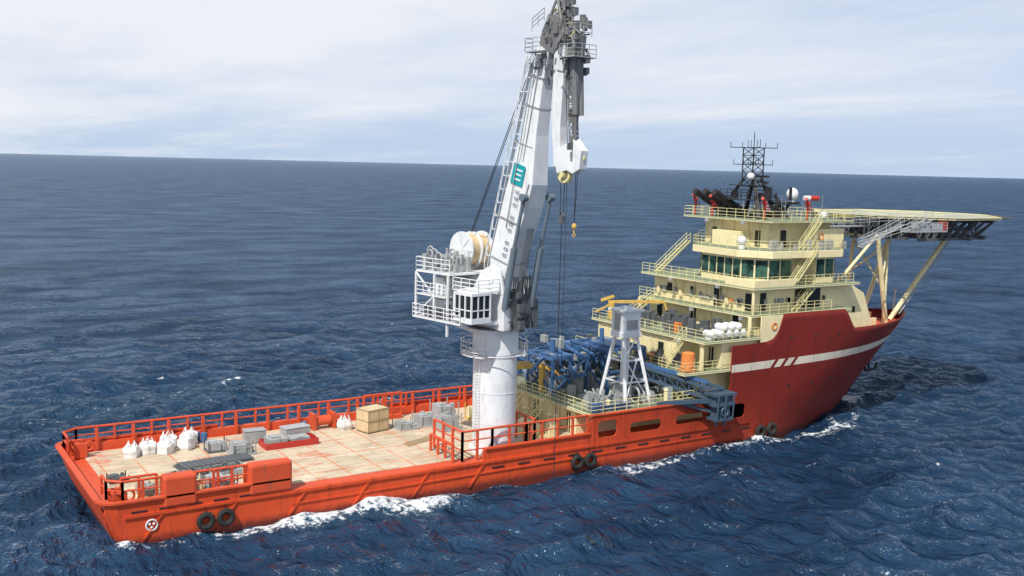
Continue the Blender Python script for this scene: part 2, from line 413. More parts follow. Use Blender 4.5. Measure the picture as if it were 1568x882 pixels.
pipes(C,73.4,-5,5,21.,23.9,6)
deckslab(71.8,85.5,-7.4,7.4,24.1,.22)
R.rail([(71.9,7.3,24.1),(71.9,-7.3,24.1),(85.4,-7.3,24.1),(85.4,7.3,24.1),(71.9,7.3,24.1)],1.1,1.5,3)
R.stairs((74.2,-9.0,14.0),(77.6,-9.0,17),.7,(0,1))
R.stairs((73.6,-9.2,17.0),(77.0,-9.2,20.8),.7,(0,1))
R.stairs((68.0,7.6,17.0),(73.0,7.6,20.8),.7,(0,1))
R.stairs((76.0,-7.9,20.8),(79.0,-7.9,24.1),.6,(0,1))
R.stairs((57.6,-8.3,5.4),(60.6,-8.3,8.4),.7,(0,1))
R.stairs((57.9,-6.0,8.4),(60.7,-6.0,11.6),.7,(0,1))
R.stairs((63.2,7.2,11.6),(67.2,7.2,14),.7,(0,1))
plate('cream_web',[(68.2,11.0),(68.2,13.9),(71.8,13.9),(71.3,12.3),(70.3,11.35),(69.2,11.05)],[],-9.9,.1,CREAM,ship)
C.box(60.3,60.5,-9.4,-8.9,8.4,11.3);C.box(66.9,67.1,-9.6,-9.2,11.6,13.8);C.box(66.9,67.1,9.2,9.6,11.6,13.8)
C.box(67.4,67.6,-9.4,-9.1,14,16.8)
C.make('superstructure',CREAM,ship,bevel=.04);G.make('bridge_windows',GGLASS,ship);D.make('doors_and_portlights',GLASS,ship)
R.make('handrail',PALEY,ship);DK.make('upper_decks',CREAMD,ship);GR.make('deck_edge_trim',GRN,ship)
m=M()
for x,y,z in((67.4,-8,13.5),(67.4,0,13.5),(67.4,6,13.5),(67.5,-4,16.6),(67.5,4,16.6),(72,-3,23.7),(72,3,23.7),(60.2,-6,11.2),(60.2,2,11.2),(57.7,-4,8.0)):
    m.box(x-.5,x-.2,y-.25,y+.25,z-.2,z+.15)
for i in range(14): 
    y=random.uniform(-7.5,8);m.box(68.3,68.58,y,y+random.uniform(.2,.6),14.8,14.8+random.uniform(.3,.8))
for i in range(10):
    x=random.uniform(70,80);m.box(x,x+random.uniform(.2,.6),-8.5,-8.3,14.9,15.5)
for i in range(22):
    x=random.uniform(70,84);y=random.choice((-8.6,-7.9,-7.2,7));k=random.uniform(.2,.5);m.box(x,x+k,y,y+k,20.87,20.87+random.uniform(.3,1.2))
m.make('floodlights_and_lockers',GREY,ship)
m=M();xs=list(np.arange(69.5,105,1.5))
def dz(z):
    return [(x,-max(.02,hb(x,z)-.1)) for x in xs if x<xstem(z)]+[(x,max(.02,hb(x,z)-.1)) for x in reversed(xs) if x<xstem(z)]
m.prism(dz(10.2),'z',9.95,10.2);m.make('forecastle_deck',ORANGE,ship)
m=M();m.prism([(69.3,-9.75),(82,-9.6),(82,9.6),(69.3,9.75)],'z',13.5,13.68);m.make('boat_deck_plating',CREAMD,ship)
m=M()
for x,y in((93,-4),(93,4),(97,0)): 
    m.tube((x,y-.8,10.9),(x,y+.8,10.9),.5,n=12);m.box(x-.7,x+.7,y-1.1,y-.8,10.2,11.6);m.box(x-.7,x+.7,y+.8,y+1.1,10.2,11.6)
m.tube((103.5,0,10.2),(103.8,0,14.2),.08);m.make('anchor_windlass',CREAM,ship)
m=M();ay=-hb(94.5,5)-.25
m.tube((94.5,ay,6.2),(94.8,ay,4.6),.15);m.beam((94.0,ay-.1,4.5),(95.8,ay-.1,4.6),.3,.3);m.beam((94.0,ay-.1,4.5),(93.7,ay-.2,5.3),.25);m.beam((95.8,ay-.1,4.6),(96.1,ay-.2,5.4),.25)
m.make('anchor',BLACK,ship)
m=M()
for x in(73,77,81,85,89):
    for z in(5.8,11.2):
        if z>10 and x>84: continue
        y=-hb(x,z);m.tube((x,y-.04,z),(x,y+.1,z),.17,n=12)
m.make('porthole',BLACK,ship)
m=M()
for i in range(5):
    x=61.8+i*1.05;z=12.2
    m.tube((x,-9.4,z),(x,-8.2,z),.42,n=14);m.ball((x,-9.4,z),.42,12);m.ball((x,-8.2,z),.42,12)
    m.box(x-.35,x+.35,-9.2,-8.4,11.62,11.85)
    if i in(1,2,3):
        m.tube((x+.5,-9.3,12.9),(x+.5,-8.3,12.9),.4,n=14);m.ball((x+.5,-9.3,12.9),.4,12);m.ball((x+.5,-8.3,12.9),.4,12)
m.make('life_raft_canisters',WHITE,ship,True)
m=M();m.torus((70.2,-10.0,12.7),.36,.08,'y');m.torus((80.5,-6.85,22.2),.4,.06,'y');m.make('lifebuoy',TARP,ship)
m=M()
for x,y,z,w in((61.3,-4,11.6,1.1),(58.6,-3.0,8.4,.9),(68,-5.4,14.9,.35),(73.3,-.4,22,.3)): m.box(x,x+w*.7,y,y+w,z,z+w)
m.make('fire_locker',TARP,ship)
m=M()
for i in range(60):
    x=random.uniform(60.6,67);y=random.uniform(-7.5,9);s=random.uniform(.3,.9)
    if random.random()<.5:m.box(x,x+s,y,y+s*1.3,11.6,11.6+random.uniform(.5,1.4))
    else:m.tube((x,y,11.6),(x,y,11.6+random.uniform(.8,2)),s*.35,n=10)
for i in range(16):
    x=random.uniform(58,60);y=random.uniform(-6,9);s=random.uniform(.3,.8);m.box(x,x+s,y,y+s,8.42,8.42+random.uniform(.4,1.5))
m.make('deck_machinery',DGREY,ship)
m=M()
m.tube((58.9,-8.7,8.4),(58.9,-8.7,10.3),.8,.7,n=16);m.ball((58.9,-8.7,10.3),.7,14,.3);m.box(58.2,59.6,-9.4,-8.0,8.42,8.7)
m.make('orange_tank',TARP,ship,True)
m=M()
for x,y in((73.6,-3.4),(73.6,3.4),(77.4,-2.6),(77.4,2.6)): m.beam((x,y,24.1),(76+(x-75.5)*.35,y*.25,28.8),.45,.4,.3,.3)
for z,s in((26.2,2.6),(27.9,1.8)):
    m.box(75.4-s,75.4+s*.8,-s*.9,s*.9,z,z+.1)
m.lattice((75.8,0,27.8),(75.8,0,32.4),1.7,5,.08,.05)
for z,w in((30.4,2.0),(32.4,2.4)):
    m.beam((75.8-w*.6,-w,z),(75.8+w*.6,w,z),.09);m.beam((75.8-w,w*.6,z),(75.8+w,-w*.6,z),.09)
    for k in(-1,-.5,0,.5,1):
        m.tube((75.8+w*.6*k,w*k,z),(75.8+w*.6*k,w*k,z+.9),.035,n=4);m.tube((75.8+w*k,-w*.6*k,z),(75.8+w*k,-w*.6*k,z+.6),.035,n=4)
m.tube((75.8,0,32.4),(75.8,0,34.2),.05,n=5)
m.rail([(73,-2.4,26.3),(77.5,-2.4,26.3),(77.5,2.4,26.3),(73,2.4,26.3),(73,-2.4,26.3)],1.1,1.2,3)
for y in(1.5,3.2,4.9):
    m.tube((76,y,24.1),(74.6,y,25.4),.42,n=12);m.tube((74.6,y,25.4),(71.4,y+.2,27.1),.42,n=12)
for x,y,z in((78.5,-3.5,24.1),(79.8,2.6,24.1)): m.beam((x,y,z),(x-1,y*.6,z+2.8),.4)
m.box(77.2,80.4,-3.4,-1.4,25.8,26.1);m.beam((78.4,-2.2,24.1),(79.6,-2.6,26.0),.3)
m.tube((76.8,-1.6,28.3),(76.8,1.0,28.5),.12);m.box(76.6,77.0,-1.6,1.6,28.9,29.15)
for i in range(22):
    x=random.uniform(74,80);y=random.uniform(-3.5,3.5);k=random.uniform(.2,.6);z=random.choice((24.12,24.12,26.3));m.box(x,x+k,y,y+k,z,z+random.uniform(.5,1.6))
m.make('signal_mast',BLACK,ship)
m=M()
m.ball((79.5,-3.0,27.0),.72,16,1.1);m.tube((79.5,-3,26.0),(79.5,-3,26.6),.35,n=12)
m.ball((74.6,-.9,29.0),.45,14);m.ball((82.6,-5.2,24.6),.45,14);m.ball((69.6,-5.0,21.8),.55,14,1.);m.tube((69.6,-5.0,20.8),(69.6,-5.0,21.8),.35,n=12)
m.tube((76.2,-.3,26.8),(76.2,-.3,27.8),.25,n=10);m.tube((80.2,-4.2,26.6),(80.9,-4.5,26.6),.3,n=12)
m.make('satellite_domes',WHITE,ship,True)
m=M()
for x,y in((72.8,3.4),(73.0,-4.9),(78.9,-6.0),(72.6,6.2)):
    m.tube((x,y,24.1),(x,y,26.0),.13,n=8);m.tube((x-.9,y-.5,26.6),(x+.5,y+.3,26.0),.2,.13,n=8);m.ball((x,y,26.0),.32,10);m.torus((x+.2,y-.25,25.4),.25,.05,'y',12,5)
m.tube((80.9,-4.5,26.6),(81.9,-4.9,26.6),.3,n=12)
m.make('fire_monitor',REDP,ship)
m=M()
for i in range(16):
    x=random.uniform(74,85);y=random.uniform(-6.8,5);m.tube((x,y,24.1),(x,y,24.1+random.uniform(1.2,3.2)),.025,n=4)
m.make('whip_antennas',GREY,ship)
# ---------------------------------------------------------------- helideck
hx,hz,hr=104.3,24.4,12.1
oc=[(hx+hr*math.cos(math.radians(22.5+45*i)),hr*math.sin(math.radians(22.5+45*i))) for i in range(8)]
m=M();m.prism(oc,'z',hz-.25,hz);m.make('helideck_surface',HDK,ship)
m=M()
for i in range(8):
    a=oc[i];b_=oc[(i+1)%8];m.beam((*a,hz-.05),(*b_,hz-.05),.35,.3)
m.torus((hx,0,hz+.01),5.2,.04,'z',40,4)
m.make('helideck_border',PALEY,ship)
m=M()
oo=[(hx+(x-hx)*1.13,y*1.13) for x,y in oc]
for i in range(8):
    a=Vector((*oc[i],hz-.15));b_=Vector((*oc[(i+1)%8],hz-.15));c_=Vector((*oo[i],hz+.05));d_=Vector((*oo[(i+1)%8],hz+.05))
    m.tube(c_,d_,.05,n=5);m.tube(a.lerp(c_,.5),b_.lerp(d_,.5),.03,n=4)
    for k in range(9): m.tube(a.lerp(b_,k/8),c_.lerp(d_,k/8),.045,n=4)
    for k in range(24): m.tube(a.lerp(b_,k/24),c_.lerp(d_,min(1,(k+1)/24)),.015,n=3)
zb=21.7
for y in(-9,-4.5,0,4.5,9):
    ex=math.sqrt(max(1,(hr*.93)**2-y*y));x0,x1=hx-ex-2.5,hx+ex;n=max(4,int((x1-x0)/2.0))
    m.beam((x0,y,hz-.45),(x1,y,hz-.45),.24,.4);m.beam((x0+.5,y,zb),(x1-4,y,zb),.24,.32)
    for k in range(n+1):
        a=x0+(x1-x0)*k/n;t0=x0+.5+(x1-x0-4.5)*k/n
        m.tube((a,y,hz-.5),(t0,y,zb),.12,n=5)
        if k<n:m.tube((a+(x1-x0)/n,y,hz-.5),(t0,y,zb),.1,n=5)
for x in(hx-12,hx-10,hx-8,hx-4,hx,hx+4,hx+7):
    ey=math.sqrt((hr*.93)**2-min(100,(x-hx)**2))
    m.beam((x,-ey,hz-.5),(x,ey,hz-.5),.22,.38);m.beam((x,-ey+1,zb),(x,ey-1,zb),.22,.32)
    for k in range(6): m.tube((x,-ey+2*ey*k/6,hz-.5),(x,-ey+1+(2*ey-2)*(k+.5)/6,zb),.1,n=5);m.tube((x,-ey+2*ey*(k+1)/6,hz-.5),(x,-ey+1+(2*ey-2)*(k+.5)/6,zb),.1,n=5)
m.make('helideck_truss',DGREY,ship)
m=M()
m.box(84.5,95,-3.2,-2.0,23.0,23.15);m.rail([(84.5,-3.2,23.1),(90,-3.2,23.1),(92.2,-8.5,23.8)],1.1,1.2,3)
m.stairs((87,-7.2,20.9),(91.5,-9.6,23.7),1.0,(.47,.88));m.box(91.2,98,-11.2,-9.9,22.8,22.95);m.rail([(91.2,-11.2,22.9),(98,-11.2,22.9)],1.1,1.,3)
m.box(92.6,95,-10.9,-10.0,22.9,24.0);m.stairs((90.5,-10.6,22.9),(95.2,-10.6,24.3),.9,(0,1));m.box(95.8,97.6,-10.8,-10.1,22.9,23.8)
m.rail([(86,-8,20.9),(91.2,-11.2,22.9)],1.1,1.2,3)
m.make('helideck_access_walkway',ALU,ship)
m=M();m.box(97.9,99.0,-10.6,-9.9,22.9,24.0);m.make('helideck_fire_cabinet',REDP,ship)
m=M()
for y in(-4.5,4.5):
    m.tube((97.0,y*.9,10.2),(93.6,y,22),.3,n=12);m.tube((97.6,y*.7,10.2),(98,y*.6,22),.22,n=12)
    m.tube((100.0,y*.5,10.6),(108.2,y,22),.32,n=12);m.tube((85,y*1.4,17),(93.5,y,22),.2,n=10)
m.tube((93.6,-4.5,21.8),(93.6,4.5,21.8),.2,n=10);m.tube((108.2,-4.5,21.9),(108.2,4.5,21.9),.2,n=10)
m.tube((96,-4,15),(98.2,3,21),.12);m.tube((96,4,15),(98.2,-3,21),.12);m.tube((95.5,-4.2,16.5),(97.8,-2.8,19.5),.12)
m.make('helideck_support_strut',CREAM,ship,True)
m=M();m.lattice((101.2,-2.4,11.5),(108.8,-4.4,22),.5,14,.05,.03);m.make('helideck_ladder',ALU,ship)
# ---------------------------------------------------------------- crane
crane=empty('pedestal_crane',(35.8,-7.2,0),math.radians(-80.3))
m=M()
m.tube((0,0,2.5),(0,0,11.6),2.08,n=48);m.tube((0,0,11.6),(0,0,12.0),2.08,2.2,n=48);m.tube((0,0,12),(0,0,14.1),2.2,2.15,n=48);m.tube((0,0,14.1),(0,0,14.5),2.45,n=48)
m.tube((0,0,2.5),(0,0,2.9),2.35,n=48);m.tube((0,0,8.3),(0,0,8.36),2.11,n=48);m.tube((0,0,5.4),(0,0,5.44),2.1,n=48)
m.make('pedestal',WHITE,crane,True)
m=M()
m.torus((0,0,12.0),2.9,.05,'z',32,6)
pl_=[(3.3*math.cos(t),3.3*math.sin(t),11.9) for t in np.linspace(math.radians(150),math.radians(300),9)]
m.rail(pl_,1.3,1.,3,.04,.04)
for a,b_ in zip(pl_[:-1],pl_[1:]): m.beam((a[0]*.82,a[1]*.82,11.9),(b_[0]*.82,b_[1]*.82,11.9),1.2,.08)
pl_=[(3.1*math.cos(t),3.1*math.sin(t),11.9) for t in np.linspace(math.radians(20),math.radians(110),5)]
m.rail(pl_,1.2,1.,3,.04,.04)
for a,b_ in zip(pl_[:-1],pl_[1:]): m.beam((a[0]*.85,a[1]*.85,11.9),(b_[0]*.85,b_[1]*.85,11.9),1.,.08)
for k in range(40): m.beam((-.3,-2.15,3+.3*k*.98),(.3,-2.15,3+.3*k*.98),.03)
for s_ in(-.3,.3): m.tube((s_,-2.15,3),(s_,-2.15,14.4),.03,n=5)
E=-5.9
m.box(E,1.2,-5.4,-1.6,15.1,15.25);m.rail([(1.2,-5.4,15.2),(E,-5.4,15.2),(E,-1.6,15.2)],1.2,1.2,3,.045,.045)
m.box(E-.2,-1.0,-4.9,3.2,19.4,19.6);m.rail([(-1.0,-4.9,19.6),(E-.2,-4.9,19.6),(E-.2,3.2,19.6),(-1,3.2,19.6)],1.2,1.2,3,.045,.045)
m.rail([(-1.2,-5.2,17.4),(E+.2,-5.2,17.4)],1.1,1.2,3,.045,.045);m.box(E+.2,-1.2,-5.2,-3.4,17.3,17.4)
for s_,y in((E+.1,-5.1),(E+.1,-1.8),(-3,-5.1),(-1,-5.1)): m.beam((s_,y,13.8 if s_>-2 else 15.2),(s_,y,19.4),.18)
m.beam((E,-5.1,15.2),(-3.1,-5.1,17.3),.12);m.beam((-3.1,-5.1,17.4),(E,-5.1,19.4),.12)
m.rail([(2.6,-2,18.2),(2.6,-4.5,18.2),(-1,-4.5,18.2)],1.1,1.1,3,.045,.045);m.box(-1,2.6,-4.5,-2,18.1,18.2)
m.beam((-4.4,-3.6,15.1),(-1.5,-1.5,13.9),.3);m.beam((-4.4,-1,19.3),(-2,-.5,16),.4)
m.beam((E,-1.6,19.3),(-1.8,-1.6,15.8),.3)
m.make('crane_platforms',WHITE,crane)
m=M()
m.box(-1.8,3.0,-1.75,1.75,14.5,17.8)
m.prism([(E,19.3),(E,18.2),(-1.8,15.5),(1,15.5),(1,17.9),(-1.8,19.3)],'y',-1.3,1.3)
for y in(-1.75,1.45):
    m.prism([(-1.6,17.8),(2.9,17.8),(2.3,20.1),(1.2,20.5),(-.3,19.8)],'y',y,y+.3)
m.tube((1.2,-1.9,19.2),(1.2,1.9,19.2),.4,n=16)
m.box(-4.6,-1.5,-4.4,-1.9,15.25,17.0);m.box(-4.2,-2.4,-4.2,-1.9,17.4,19.0)
m.box(-5.0,-2,1.4,3.0,19.6,20.8)
m.make('turret',WHITE,crane,bevel=.06)
m=M()
def sec(c,d,w,ang=75.5):
    a=math.radians(ang);nx,nz=math.sin(a),-math.cos(a);h=d/2
    return [(c[0]-nx*h,-w/2,c[1]-nz*h),(c[0]+nx*h,-w/2,c[1]+nz*h),(c[0]+nx*h,w/2,c[1]+nz*h),(c[0]-nx*h,w/2,c[1]-nz*h)]
m.loft([sec((.9,18.4),1.9,2.1),sec((1.5,21.0),2.6,2.2),sec((3.4,26.3),3.2,2.1),sec((4.0,28.3),3.1,2.0),sec((4.7,32.5),1.9,1.6),sec((5.5,37.),1.35,1.3),sec((6.3,40.6),1.6,1.4)])
m.make('main_boom',WHITE,crane,bevel=.07)
m=M()
for t in(.12,.3,.47,.62,.78,.9):
    c_=Vector((.9,18.4)).lerp(Vector((6.0,39.5)),t);w=2.25-.9*t if t>.4 else 2.3
    dd=3.35-2.0*max(0,(t-.4)/.6) if t>.4 else 2.4+t*2.2
    sc4=sec((c_.x,c_.y),dd*1.0,w)
    for i in range(4): m.beam(sc4[i],sc4[(i+1)%4],.06,.12)
m.tube((2.6,-1.15,20),(5.2,-1.12,28),.06,n=5);m.tube((4.2,-.95,30),(5.9,-.75,39),.05,n=5)
m.make('boom_stiffeners',GREY,crane)
m=M()
for t in range(16):
    k=t/15;c0=Vector((-.5,0,20.0)).lerp(Vector((4.7,0,38.6)),k)
    m.tube(c0+Vector((.5,-.5,0)),c0+Vector((-.2,-1.0,0)),.05,n=4);m.tube(c0+Vector((-.2,-1.0,0)),c0+Vector((-.2,-1.0,.95)),.04,n=4)
m.tube((-.7,-1.0,20.9),(4.5,-1.0,39.5),.045,n=5);m.tube((-.7,-1.0,20.4),(4.5,-1.0,39.0),.035,n=5);m.beam((-.4,-.75,20),(4.8,-.75,38.6),.4,.05)
m.make('boom_walkway',WHITE,crane)
m=M();m.add([(2.75,-1.11,28.1),(4.3,-1.10,27.7),(4.7,-1.075,29.5),(3.25,-1.08,29.9)],[(0,1,2,3)])
o=m.make('logo_plate',TEAL,crane);md=o.modifiers.new('s','SOLIDIFY');md.thickness=.03;md.offset=0
m=M()
for t in(0.1,.47,.82):
    a=Vector((3.25,-1.15,28.35)).lerp(Vector((3.6,-1.12,29.5)),t);m.beam(a,a+Vector((.85,0.01,-.22)),.03,.14)
m.beam((3.3,-1.15,28.3),(3.66,-1.12,29.55),.16,.03)
m.make('logo_letter',WHITE,crane)
m=M()
for i in range(11):
    if i%4==3: continue
    c_=Vector((2.0,-1.17,21.4)).lerp(Vector((3.55,-1.15,27.2)),i/10)
    m.beam(c_,c_+Vector((.5,0,-.13)),.02,.05);m.beam(c_+Vector((.04,0,.2)),c_+Vector((.54,0,.07)),.02,.05)
    m.beam(c_,c_+Vector((.04,0,.22)),.05,.02);
    if i%2: m.beam(c_+Vector((.5,0,-.13)),c_+Vector((.54,0,.08)),.05,.02)
m.make('boom_lettering',CYL,crane)
m=M()
m.loft([sec((8.0,40.3),1.3,1.1,-88),sec((7.9,37),1.25,1.0,-88),sec((7.75,33),1.0,.9,-88),sec((7.9,29.6),.8,.8,-88)])
m.prism([(7.5,30.8),(8.3,31.2),(9.9,32.0),(10.9,31.0),(10.7,29.4),(9.9,29.0),(9.2,29.3),(8.0,29.0)],'y',-.45,.45)
m.make('knuckle_jib',WHITE,crane,bevel=.05)
m=M()
m.torus((8.6,-.1,28.9),.62,.14,'y',20,8);m.torus((8.6,.25,28.9),.62,.1,'y',20,8);m.torus((10.3,0,30.4),.5,.12,'y')
m.tube((8.6,-.5,28.9),(8.6,.5,28.9),.25,n=10)
m.torus((7.0,0,42.4),.7,.12,'y',20,8);m.torus((8.6,0,41.2),.6,.12,'y',20,8)
m.make('sheaves',PALEY,crane)
m=M()
m.prism([(5.6,40.2),(7.0,39.3),(8.8,40.2),(8.4,42.0),(7.6,42.6),(6.6,42.4),(6.0,41.4)],'y',-.7,.7)
m.tube((9.6,-.3,39.5),(9.9,-.3,34),.26,n=10);m.tube((9.9,-.3,34),(10.0,-.3,31.2),.14,n=8)
m.tube((9.6,.4,39.5),(9.9,.4,34),.26,n=10)
m.loft([sec((9.4,40.6),1.7,.9,-88),sec((9.6,37.5),.9,.6,-88),sec((9.7,33.5),.35,.3,-88)])
m.lattice((8.9,0,40.4),(9.6,0,31),.55,12,.05,.03)
for i in range(150):
    z=random.uniform(37.2,43.4);wd=1 if z<42 else .4
    s_=8.0+random.uniform(-2.2,2.2)*wd;y=random.uniform(-1.2,1.2)*wd;k=random.uniform(.12,.5)
    if random.random()<.4:m.box(s_,s_+k,y,y+k,z,z+k*1.4)
    else:m.tube((s_,y,z),(s_+random.uniform(-.7,.7),y+random.uniform(-.5,.5),z+random.uniform(-1.2,1.0)),random.uniform(.04,.12),n=6)
for a,b_ in(((6.2,-.7,41),(7.2,-.3,43.8)),((8.6,-.7,41),(7.4,-.3,43.8)),((6.2,.7,41),(7.2,.3,43.8)),((8.6,.7,41),(7.4,.3,43.8)),((7.3,0,43.6),(7.3,0,44.4))): m.tube(a,b_,.12,n=6)
for i in range(26):
    z=random.uniform(30,38);m.box(9.5+random.uniform(-.3,.3),9.9,-.5,.1,z,z+random.uniform(.2,.6))
m.make('boom_head_machinery',MGREY,crane)
m=M()
m.box(4.9,6.6,-1.7,-.8,39.4,39.5);m.rail([(4.9,-.8,39.5),(4.9,-1.7,39.5),(6.8,-1.7,39.5)],1.1,.8,3,.035)
m.rail([(5.3,-1.3,41.2),(6.8,-1.3,42)],1.1,.8,3,.035);m.rail([(4.9,-1.7,37.2),(6,-1.5,38.6)],1.0,.8,3,.035)
m.box(8.8,10.6,-1.3,1.3,38.8,38.88);m.rail([(10.6,1.3,38.8),(10.6,-1.3,38.8),(8.8,-1.3,38.8)],1.1,.8,3,.035)
m.rail([(10.3,1.0,40.6),(10.3,-1.0,40.6),(8.8,-1.0,40.6)],1.0,.8,3,.035)
m.tube((4.0,-1.25,31),(5.3,-1.0,38.5),.06,n=5);m.tube((2.4,-1.2,24),(4.0,-1.25,31),.05,n=5)
for i in range(70):
    s_=random.uniform(-5.6,-1.5);y=random.uniform(-4.6,-1.8);k=random.uniform(.2,.7);z0=random.choice((19.6,19.6,17.4,15.25))
    if i%2:m.box(s_,s_+k,y,y+k,z0,z0+random.uniform(.5,1.6))
    else:m.tube((s_,y,z0),(s_+.2,y,z0+random.uniform(.8,2.0)),.12,n=6)
for i in range(16):
    s_=random.uniform(-5.6,-2);m.torus((s_,random.uniform(-4.4,-2.4),random.uniform(20,21.6)),.45,.09,'y',14,5)
m.make('crane_machinery',GREY,crane)
m=M()
for i in range(34):
    s_=random.uniform(2.2,3.3);y=random.uniform(-1.4,1.9);z=random.uniform(14.4,17.8);k=random.uniform(.15,.6)
    m.box(s_+.3,s_+.3+k*.8,y,y+k,z,z+k*1.3)
for i in range(14):
    y=random.uniform(-1.4,1.8);m.tube((3.1,y,14.6),(3.3,y+random.uniform(-.3,.3),19.5),.06,n=5)
m.box(.5,3.2,1.75,2.4,14.6,17.2);m.tube((0,0,14.42),(0,0,14.6),2.6,n=32)
for i in range(6): m.tube((3.4,-.8+.2*i,17.5),(4.6,-.5+.15*i,24),.03,n=4)
for i in range(8): m.box(-4.6+i*.5,-4.3+i*.5,-5.0,-4.5,15.3,16+random.uniform(0,1))
m.make('turret_machinery',DGREY,crane)
m=M()
for y in(-1.65,1.65):
    m.tube((3.0,y,16.6),(4.1,y,22.2),.3,n=14);m.tube((4.1,y,22.2),(5.2,y,26.8),.17,n=10);m.tube((5.2,y-.3,26.8),(5.2,y+.3,26.8),.35,n=12)
m.make('luffing_cylinder',CYL,crane,True)
m=M()
for y in(-1.4,-.2,1.1): m.tube((-3.6,y-.07,21.5),(-3.6,y+.07,21.5),1.75,n=36)
m.tube((-3.6,-1.4,21.5),(-3.6,1.1,21.5),1.3,n=32)
m.box(-4.8,-2.3,-1.7,-1.5,19.6,21.6);m.box(-4.8,-2.3,1.2,1.4,19.6,21.6)
for k in range(8):
    a=k*math.pi/4;m.beam((-3.6,-1.5,21.5),(-3.6+1.65*math.cos(a),-1.5,21.5+1.65*math.sin(a)),.06,.16)
m.make('winch_drum',WHITE,crane,True)
m=M();m.tube((-3.6,-1.3,21.5),(-3.6,-.3,21.5),1.5,n=32);m.tube((-3.6,-.1,21.5),(-3.6,1.0,21.5),1.45,n=32);m.make('winch_rope_pack',WOOD,crane,True)
m=M();m.box(.1,2.7,-5.3,-3.0,15.4,15.9);m.box(.1,2.7,-5.3,-3.0,17.9,18.15);m.box(.1,.35,-5.3,-3.0,15.9,17.9)
for s_,y in((.15,-5.25),(2.6,-5.25),(2.6,-3.1),(.95,-5.25),(1.75,-5.25),(2.6,-4.5),(2.6,-3.8)): m.beam((s_,y,15.9),(s_,y,17.9),.14)
m.box(.1,2.7,-3.15,-3.0,15.9,17.9);m.box(-.2,2.4,-3.2,-1.6,15.1,15.4);m.box(.1,2.68,-5.28,-3.0,16.55,16.65)
m.make('operator_cab',WHITE,crane)
m=M();m.box(.35,2.62,-5.22,-3.18,15.9,17.9);m.make('cab_glazing',GLASS,crane)
m=M()
for y in(-.8,-.6): m.tube((-3.0,y,23.2),(4.6,y,38.0),.04,n=5)
m.tube((4.6,-.7,38.0),(6.6,-.5,42.6),.035,n=5)
wx=8.35
for k in(-.12,.12): m.tube((wx+k,k,28.4),(wx+k*.6,k,25.2),.035,n=5)
m.tube((wx,0,25.2),(wx,0,-1.0),.04,n=5);m.tube((wx+.32,0.2,28.4),(wx+.32,.2,8),.025,n=5)
m.tube((8.4,-.4,41.8),(9.1,-.2,30),.03,n=4);m.tube((9.9,0,30.4),(9.9,0,24.8),.03,n=4);m.tube((10.2,0,30.4),(9.9,0,24.8),.03,n=4)
m.make('wire_ropes',BLACK,crane)
m=M();m.box(wx-.22,wx+.22,-.15,.15,24.7,25.4);m.torus((wx,0,25.3),.3,.08,'y',14,6);m.make('hook_block',DGREY,crane)
m=M();m.ball((9.9,0,24.5),.22,12,1.3);m.tube((9.9,0,24.2),(9.9,0,23.9),.06);m.torus((9.9,0,23.75),.15,.04,'y',12,5);m.make('whip_hook_ball',YEL,crane)
# ---------------------------------------------------------------- launch & recovery
lars=empty('launch_recovery_frame',(1.2,0,-.5))
m=M()
m.box(49.7,52.1,-7.6,-5.4,12.8,13.3);m.box(49.8,52.0,-7.5,-5.5,13.3,15.5);m.box(49.5,52.3,-7.8,-5.2,15.5,15.7)
m.box(50.2,50.9,-7.2,-6.4,15.7,16.0)
for x0,y0,x1,y1 in((50.1,-7.2,49.6,-8.4),(51.8,-7.2,53.0,-8.4),(50.1,-5.8,49.4,-4.4),(51.8,-5.8,53.0,-4.4)):
    m.beam((x0,y0,12.9),(x1,y1,5.9),.32,.32)
for z,k in((10.4,.34),(8.2,.67)):
    q=[(50.1-.6*k,-7.2-1.2*k),(51.8+1.2*k,-7.2-1.2*k),(51.8+1.2*k,-5.8+1.4*k),(50.1-.7*k,-5.8+1.4*k)]
    for i in range(4):m.beam((*q[i],z),(*q[(i+1)%4],z),.16)
m.tube((51,-6.4,12.8),(51,-6.4,7.4),.45,n=12)
m.beam((49.7,-8.3,6),(51.6,-7.6,10.4),.12);m.beam((52.9,-8.3,6),(50.2,-7.6,10.4),.12);m.beam((49.8,-7.6,10.4),(51.8,-7.3,12.9),.12)
m.make('launch_tower',WHITE,lars)
m=M();m.box(49.75,49.8,-7.0,-6.0,13.5,15.2);m.box(50.2,51.6,-7.56,-7.5,13.6,14.6);m.tube((51,-6.4,7.6),(51,-6.4,5.9),.9,n=14);m.torus((50.9,-8.3,7),.8,.12,'x')
for i in range(44):
    x=random.uniform(46,58);y=random.uniform(-9.2,-4);k=random.uniform(.25,.8);m.box(x,x+k,y,y+k,5.92,5.92+random.uniform(.3,1.5))
for i in range(20):
    x=random.uniform(47,58);y=random.uniform(-9,-4);m.tube((x,y,6.2),(x+random.uniform(-1.5,1.5),y+random.uniform(-.5,.5),6.2+random.uniform(0,1.5)),.12,n=6)
m.make('tether_winch',GREY,lars)
m=M()
for dx in(0,1.5):
    for dzv in(0,1.1):
        m.beam((52.0+dx,-6.0,9.8-dzv),(59.3+dx,-11.0,7.2-dzv),.3,.3)
for t in np.linspace(0,1,8):
    p=Vector((52.0,-6,9.8)).lerp(Vector((59.3,-11.0,7.2)),t);m.beam(p,p+Vector((1.5,0,0)),.14);m.beam(p,p+Vector((0,0,-1.1)),.14);m.beam(p+Vector((1.5,0,0)),p+Vector((1.5,0,-1.1)),.14)
for i in range(7):
    p=Vector((52.0,-6,9.8)).lerp(Vector((59.3,-11.0,7.2)),i/7);p2=Vector((52.0,-6,8.7)).lerp(Vector((59.3,-11.0,6.1)),(i+1)/7);m.beam(p,p2,.1)
